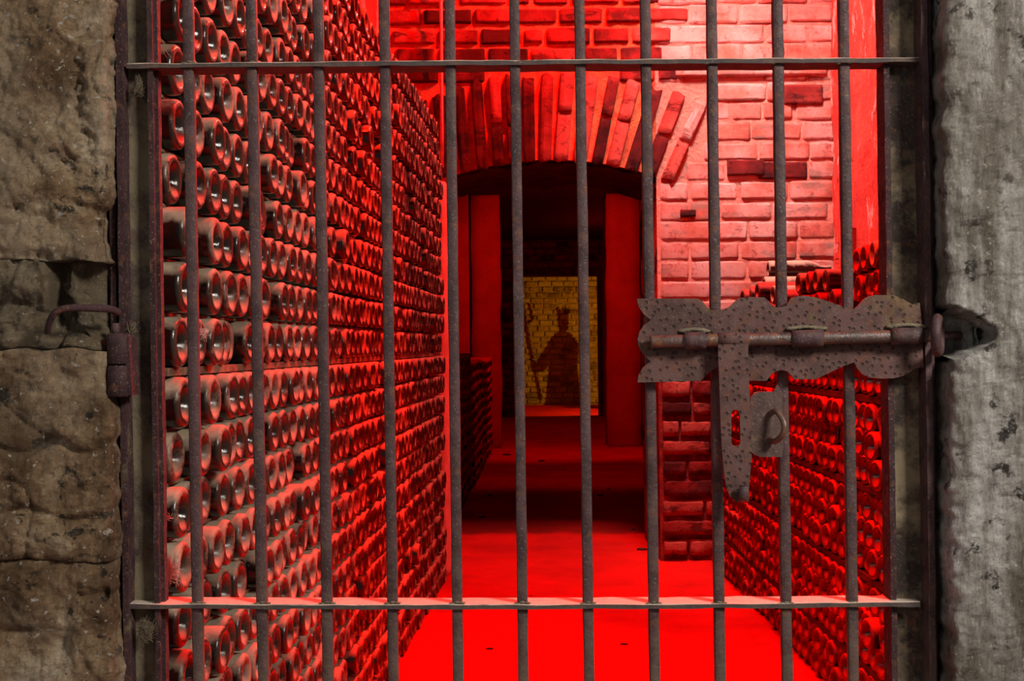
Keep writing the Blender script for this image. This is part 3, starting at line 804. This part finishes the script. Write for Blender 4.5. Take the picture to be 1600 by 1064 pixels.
# ============================================================ BOTTLES
PROF = [(-.030, .0), (-.029, .005), (-.024, .012), (-.015, .0185), (-.006, .0235), (-.001, .0275), (.0012, .0315), (.0010, .0362), (-.0008, .0395), (-.0035, .0416), (-.0075, .0425), (-.10, .0425), (-.19, .0425), (-.232, .032), (-.256, .0165), (-.30, .0145), (-.308, .0150), (-.311, .0)]
RIM = [0, 0, 0, .1, .6, 1, 1, 1, 1, .6, .0, 0, 0, 0, 0, 0, 0, 0]
def bottle_geo(n, prof, rim):
    vs, fs, rv = [], [], []
    idx = []
    for (x, r), q in zip(prof, rim):
        if r == 0: idx.append([len(vs)]); vs.append((x, 0, 0)); rv.append(q)
        else:
            idx.append([len(vs) + k for k in range(n)])
            for k in range(n): a = 2 * PI * k / n; vs.append((x, r * math.cos(a), r * math.sin(a))); rv.append(q)
    for a, b in zip(idx, idx[1:]):
        for k in range(n):
            k1 = (k + 1) % n
            if len(a) == 1: fs.append((a[0], b[k], b[k1]))
            elif len(b) == 1: fs.append((a[k], b[0], a[k1]))
            else: fs.append((a[k], b[k], b[k1], a[k1]))
    return vs, fs, rv
def bottle_mesh(name, vs, fs, rv, mat):
    me = bpy.data.meshes.new(name); me.from_pydata(vs, [], fs); at = me.attributes.new('rim', 'FLOAT', 'POINT')
    at.data.foreach_set('value', rv); me.polygons.foreach_set('use_smooth', [True] * len(me.polygons)); me.materials.append(mat); me.update(); return me
hi = bottle_geo(32, PROF, RIM)
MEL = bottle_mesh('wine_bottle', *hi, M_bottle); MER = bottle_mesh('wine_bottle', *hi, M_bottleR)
LO = [0, 2, 4, 6, 8, 10, 12, 13, 14, 15]
lo = bottle_geo(14, [PROF[i] for i in LO], [RIM[i] for i in LO])
REST = []
def merged(places, mi, rings=None): REST.append((places, mi))
def flush(name, label):
    vs, fs, rv, ms = [], [], [], []
    bv, bf, br = lo
    for places, mi in REST:
        for (x, y, z, rz, sc) in places:
            o_ = len(vs); c_, s_ = math.cos(rz), math.sin(rz)
            vs += [(x + a * c_ - b * s_, y + a * s_ + b * c_, z + d) for a, b, d in bv]
            fs += [tuple(i + o_ for i in f) for f in bf]; rv += br; ms += [mi] * len(bf)
    me = bottle_mesh(name, vs, fs, rv, M_bottle); me.materials.append(M_bottleR); me.polygons.foreach_set('material_index', ms)
    return tag(obj(name, me, None), label, 'bottles', None, 'stuff')
ORD = ['', 'first', 'second', 'third', 'fourth', 'fifth', 'sixth', 'seventh', 'eighth', 'ninth', 'tenth', 'eleventh', 'twelfth', 'thirteenth', 'fourteenth', 'fifteenth', 'sixteenth', 'seventeenth', 'eighteenth', 'nineteenth', 'twentieth']
TEN = {20: 'twenty', 30: 'thirty', 40: 'forty', 50: 'fifty'}
def ordn(n):
    return ORD[n] if n <= 20 else TEN[n // 10 * 10] + ('-' + ORD[n % 10] if n % 10 else '')
def visible(x, y, z):
    u, v = pix((x, y, z)); m_ = 90 / y
    return 235 - m_ < u < 1400 + m_ and -m_ < v < 1064 + m_
# ---- left stack
random.seed(3)
def XL(Y): return -.66 + .055 * Y
ANGL = -math.atan(.055)          # the row's faces look square out of the stack
D = .085; VP = .0905; ZL = 1.1 - .031    # top of the thick lath
left = []
rows = []
for r in range(-12, 12):
    zb = ZL + r * VP if r >= 0 else ZL - .014 + r * VP + .004
    if r >= 0: zb += 0
    rows.append((r, zb))
RAYS = {}
for r, zb in rows:
    Y = 2.125 + random.uniform(-.012, .012); k = 1; top_trim = 6.12 - max(0, r - 8) * random.uniform(.0, .05)
    wav = random.uniform(0, 10); sh = random.uniform(-.006, .006)
    while Y < top_trim:
        prot = sh + random.uniform(-.006, .006) + (random.choice((-.02, .014, -.012)) if random.random() < .12 else 0)
        sag = 0
        left.append([XL(Y) + prot, Y, zb + .0430 + sag, r, k, random.gauss(0, .005)])
        Y += .0868 + random.uniform(0, .0014); k += 1
# a missing bottle low down leaves a dark hole
left = [b for b in left if not (abs(pix(b[:3])[0] - 549) < 5 and abs(pix(b[:3])[1] - 1035) < 15)]
NLEFT, NRIGHT = 204, 75      # together with the 21 loose ones: the 300 that show largest
def show(b): return -(F * D / b[1]) ** 2 * (abs(pix(b[:3])[0] - 880) / F)
vis = [b for b in left if visible(*b[:3])]
vis.sort(key=show); ind = vis[:NLEFT]; print('left cut', show(ind[-1])); ids = set(id(b) for b in ind)
for b in ind:
    x, y, z, r, k, j = b
    side = ('%s row above the thick lath' % ordn(r + 1)) if r >= 0 else ('%s row below the thick lath' % ordn(-r))
    o = bpy.data.objects.new('wine_bottle', MEL); C.objects.link(o)
    o.location = (x, y, z); o.rotation_euler = (random.uniform(0, 6.28), 0, ANGL + j)
    tag(o, 'dusty bottle in left stack, %s, %s from the gate' % (side, ordn(k)), 'bottle', 'wine bottles laid in the left stack')
merged([(b[0], b[1], b[2], ANGL + b[5], 1) for b in left if id(b) not in ids], 0)
# laths between the rows
for r, zb in rows:
    thick = .0135 if r == 0 else .0052
    inset = .017 if r == 0 else .03
    if r <= 11:
        bm = bmesh.new(); n = 60; rings = []
        for i in range(n + 1):
            Y = 2.09 + (6.12 - 2.09) * i / n; x1 = XL(Y) - inset + .003 * noise.noise(Vector((Y * 6, r, 0))); zt_ = zb + .0003
            rings.append([bm.verts.new(q) for q in ((x1, Y, zt_ - thick), (x1, Y, zt_), (x1 - .035, Y, zt_), (x1 - .035, Y, zt_ - thick))])
        for a, b in zip(rings, rings[1:]):
            for k in range(4): bm.faces.new((a[k], a[(k + 1) % 4], b[(k + 1) % 4], b[k]))
        bm.faces.new(rings[0]); bm.faces.new(rings[-1]); bmesh.ops.recalc_face_normals(bm, faces=bm.faces)
        o = obj('wooden_lath', bm, M_wood)
        if r == 0: tag(o, 'thick dusty wooden lath running level along the middle of left bottle stack', 'lath', 'laths in the left stack')
        else: tag(o, 'thin wooden lath under the %s bottle row %s the thick lath, left stack' % (ordn(r + 1 if r > 0 else -r), 'above' if r > 0 else 'below'), 'lath', 'laths in the left stack')
# ---- right stack
random.seed(17)
right = []; laths = []; z = .0; rid = 0; cur = []
groups = [(0, 2), (1, 3), (2, 3), (3, 3), (4, 3)]
RX = 1.0; z = -.002
for g, nr in groups:
    for q in range(nr):
        zc_ = z + D / 2 + q * .0748; Y = 3.22 + (.0440 if q % 2 else 0) + (0 if g < 4 else 0); k = 1; rid += 1
        sh = random.uniform(-.004, .004)
        while Y < 6.42:
            if g == 4 and q == 2 and random.random() < .25: Y += .088; continue
            pr = sh + random.gauss(0, .005) + (random.choice((-.015, .02)) if random.random() < .06 else 0)
            right.append([RX + pr, Y, zc_, rid, k, random.gauss(0, .006)]); k += 1
            Y += .0880
    z += D + (nr - 1) * .0748
    if g < 4: laths.append(z); z += .022
zt_ = z
TOPZ = z
vis = [b for b in right if visible(*b[:3]) and pix(b[:3])[0] < 1395]
vis.sort(key=show); ind = vis[:NRIGHT]; print('right cut', show(ind[-1])); ids = set(id(b) for b in ind)
cnt = {}
for b in ind:
    x, y, z, r, k, j = b
    cnt[r] = cnt.get(r, 0) + 1
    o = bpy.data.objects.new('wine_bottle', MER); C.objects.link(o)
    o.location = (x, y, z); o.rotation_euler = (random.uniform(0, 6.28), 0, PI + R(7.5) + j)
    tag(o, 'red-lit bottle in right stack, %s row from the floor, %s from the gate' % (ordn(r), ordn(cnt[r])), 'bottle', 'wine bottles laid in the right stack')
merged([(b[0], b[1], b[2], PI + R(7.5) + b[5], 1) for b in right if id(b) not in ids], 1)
for i, zl in enumerate(laths):
    bm = bmesh.new(); beam(bm, (RX + .022, 3.18, zl + .011), (RX + .022, 6.44, zl + .011), .018, .0105, 40, .003, i, up=(0, 0, 1))
    o = obj('wooden_lath', bm, M_wood2); tag(o, 'dark wooden lath in right bottle stack, %s from the floor' % ordn(i + 1), 'lath', 'laths in the right stack')
    bm = bmesh.new(); beam(bm, (RX + .16, 3.18, zl + .011), (RX + .16, 6.44, zl + .011), .018, .0105, 4, 0, i, up=(0, 0, 1))
    o = obj('wooden_lath', bm, M_wood2); tag(o, 'rear wooden lath hidden in right bottle stack, %s from the floor' % ordn(i + 1), 'lath', 'laths in the right stack')
# loose bottles heaped on the right stack
loose = [(1200, 421, 6.28, 0, 'long pale-streaked bottle lying highest against the brick wall'), (1194, 446, 6.18, .02, 'pale-streaked bottle lying under the highest one by the brick wall'),
 (1247, 443, 5.15, .05, 'bottle with red foot heaped before the pale-streaked ones'), (1262, 441, 5.03, -.03, 'bottle tucked close behind its neighbour in the heap'),
 (1274, 438, 4.90, .03, 'bottle with pink dusty shoulder in the middle of the heap'), (1289, 438, 4.75, .0, 'bottle with bright streaked side in the middle of the heap'),
 (1338, 408, 4.22, .06, 'bottle just right of the last bar near the heap top'), (1349, 403, 4.10, .0, 'tilted bottle beside the heap top'), (1363, 397, 3.98, -.04, 'topmost dusty bottle of the heap beside the right stile'),
 (1160, 466, 6.22, .12, 'red bottle tipped at the low end of the heap'), (1172, 461, 6.05, -.1, 'red bottle second from the low end of the heap'), (1183, 455, 5.92, .06, 'red bottle third from the low end of the heap'),
 (1207, 461, 5.75, .03, 'dark-footed bottle under the long pale-streaked ones'), (1225, 468, 5.5, .0, 'dark bottle low in the heap left of the bars'), (1300, 470, 4.66, .0, 'large red-footed bottle low in the heap'), (1316, 474, 4.5, .03, 'red-footed bottle beside the large low one'),
 (1340, 452, 4.25, .03, 'shaded bottle beneath the heap top'), (1362, 448, 4.05, .0, 'shaded bottle under the topmost one'), (1345, 492, 4.28, .0, 'dark bottle deep in the heap near the lock plate'), (1366, 490, 4.08, .0, 'dark bottle deep in the heap beside the right stile'), (1250, 470, 5.2, 0, 'shaded bottle below the pink-dusted ones')]
loosefill = []
for u, v, Y, j, lab in loose:
    p = W(u, v, Y)
    o = bpy.data.objects.new('wine_bottle', MEL if 'pale' in lab or 'pink' in lab or 'topmost' in lab or 'streaked' in lab else MER); C.objects.link(o)
    o.location = p; o.rotation_euler = (0, 0, PI + j * 1.2)
    tag(o, lab, 'bottle', 'loose bottles heaped on the right stack')
    zz = p.z - .086
    while zz > TOPZ + .03:
        loosefill.append((p.x + random.uniform(0, .02), Y, zz, PI, 1)); zz -= .086
# second file of bottles behind the front one carries the heap
for q in range(36):
    Y = 3.22 + q * .088
    for kk in range(14): 
        if kk > 10: loosefill.append((RX + .325, Y, .045 + kk * .0865, PI, 1))
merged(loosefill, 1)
# pale battens behind the heap
for (u, v0, v1, Y, wd, mt, lab) in ((1365, 357, 396, 4.9, .016, M_pale, 'pale ribbed wooden batten standing behind the bottle heap on the right'), (1307, 378, 412, 6.35, .012, M_wallr, 'short red batten standing behind the bottle heap by the wall corner'), (1334, 356, 400, 5.6, .010, M_wallr, 'thin red batten between the last bar and the pale batten')):
    bm = bmesh.new(); a, b = W(u, v1 + 90, Y), W(u, v0, Y); beam(bm, a, b, wd, .008, 6, .001)
    if mt is M_pale:
        for s in range(3):
            q = W(u - 4, v0 + 8 + s * 9, Y); box(bm, q.x - .010, q.x + .006, q.y - .012, q.y - .004, q.z - .004, q.z + .004)
    o = obj('batten', bm, mt); tag(o, lab, 'batten')
# ---- stack in the tunnel
random.seed(23); tun = []
for r in range(12):
    Y = 8.0
    while Y < 13.4:
        X = -.36 + .026 * (Y - 8); zz = .042 + r * .0885 + .018 * math.sin(Y * 2.2 + r * .3)
        if not (r == 11 and Y > 9.6): tun.append((X + random.gauss(0, .008), Y, zz, 0, 1))
        Y += .088
merged(tun, 1)
flush('wine_bottles', 'hundreds of small distant bottles filling the far parts of both stacks and the tunnel stack')

# pebbles on the earth floor
for u, v, r, lab in ((792, 711, .030, 'dark flat pebble on the tunnel floor beside the low stack'), (846, 721, .022, 'small dark pebble in the middle of the tunnel floor'), (765, 773, .016, 'dark pebble near the tunnel stack foot'),
    (754, 810, .018, 'dark pebble just inside the arch on the left'), (938, 773, .018, 'dark flat pebble on the tunnel floor right of centre'), (951, 764, .012, 'tiny dark pebble behind the flat one'),
    (990, 829, .013, 'dark pebble just inside the arch on the right'), (1003, 858, .020, 'dark splinter on the bright floor near the brick corner'), (975, 1006, .010, 'tiny dark pebble on the bright floor between two bars'), (765, 1013, .010, 'tiny dark pebble on the bright floor near the left stack')):
    d = W(u, v, 1.0) - EYE; t = (-1.118) / d.z; p = EYE + d * t
    bm = bmesh.new(); blob(bm, (p.x, p.y, fl(p.x, p.y)[2] + r * .2), r, r * 999, 2, (1.5, .9, .45))
    tag(smooth(obj('pebble', bm, M_wood2)), lab, 'pebble', 'pebbles on the floor')

# ============================================================ DUST AND COBWEBS
random.seed(41)
def web(name, strands, label, mat=M_webs, r=.0003):
    bm = bmesh.new()
    for s in strands: tube(bm, curve_pts(s, 4), r, 4, cap=False)
    o = obj(name, bm, mat); tag(o, label, 'cobweb', 'cobwebs around the gate', 'stuff'); return o
def tangle(u, v, ru, rv, Y, n):
    out = []
    for i in range(n * 3):
        a = random.uniform(0, 6.28); b = a + random.uniform(1.6, 4.6)
        r0, r1, rm = random.uniform(.5, 1.1), random.uniform(.3, 1.1), random.uniform(0, .6)
        pts = [(u + ru * r0 * math.cos(a), v + rv * r0 * math.sin(a)), (u + ru * rm * math.cos(a + 1), v + rv * rm * math.sin(a + 1)), (u + ru * r1 * math.cos(b), v + rv * r1 * math.sin(b))]
        out.append([W(p[0] + random.uniform(-3, 3), p[1] + random.uniform(-3, 3), Y + random.uniform(-.012, .012)) for p in pts])
    return out
web('cobweb', tangle(266, 893, 17, 26, 2.05, 26), 'tangled red-lit cobweb between the left stile and low bottles', r=.00035)
web('cobweb', tangle(258, 808, 14, 8, 2.05, 10), 'small red cobweb wisp on the left stile below the hinge')
web('cobweb', tangle(262, 160, 18, 6, 2.05, 9) + [[W(246, 60, 2.02), W(254, 78, 2.05), W(262, 92, 2.09)], [W(246, 40, 2.02), W(256, 74, 2.05), W(268, 90, 2.09)]], 'cobweb strands hanging near the top of the left stile')
web('cobweb', tangle(318, 520, 10, 12, 2.14, 12), 'wispy cobweb across the bottle row just above the thick lath')
web('cobweb', tangle(228, 985, 16, 22, 1.985, 26), 'grey fluffy cobweb in the left stile under the lower rail', mat=M_clump)
web('cobweb', tangle(216, 135, 10, 18, 1.99, 14), 'grey cobweb in the left stile just under the upper rail', mat=M_clump)
web('cobweb', tangle(206, 515, 10, 14, 1.985, 12), 'grey dusty cobweb in left stile beside the hinge', mat=M_clump)
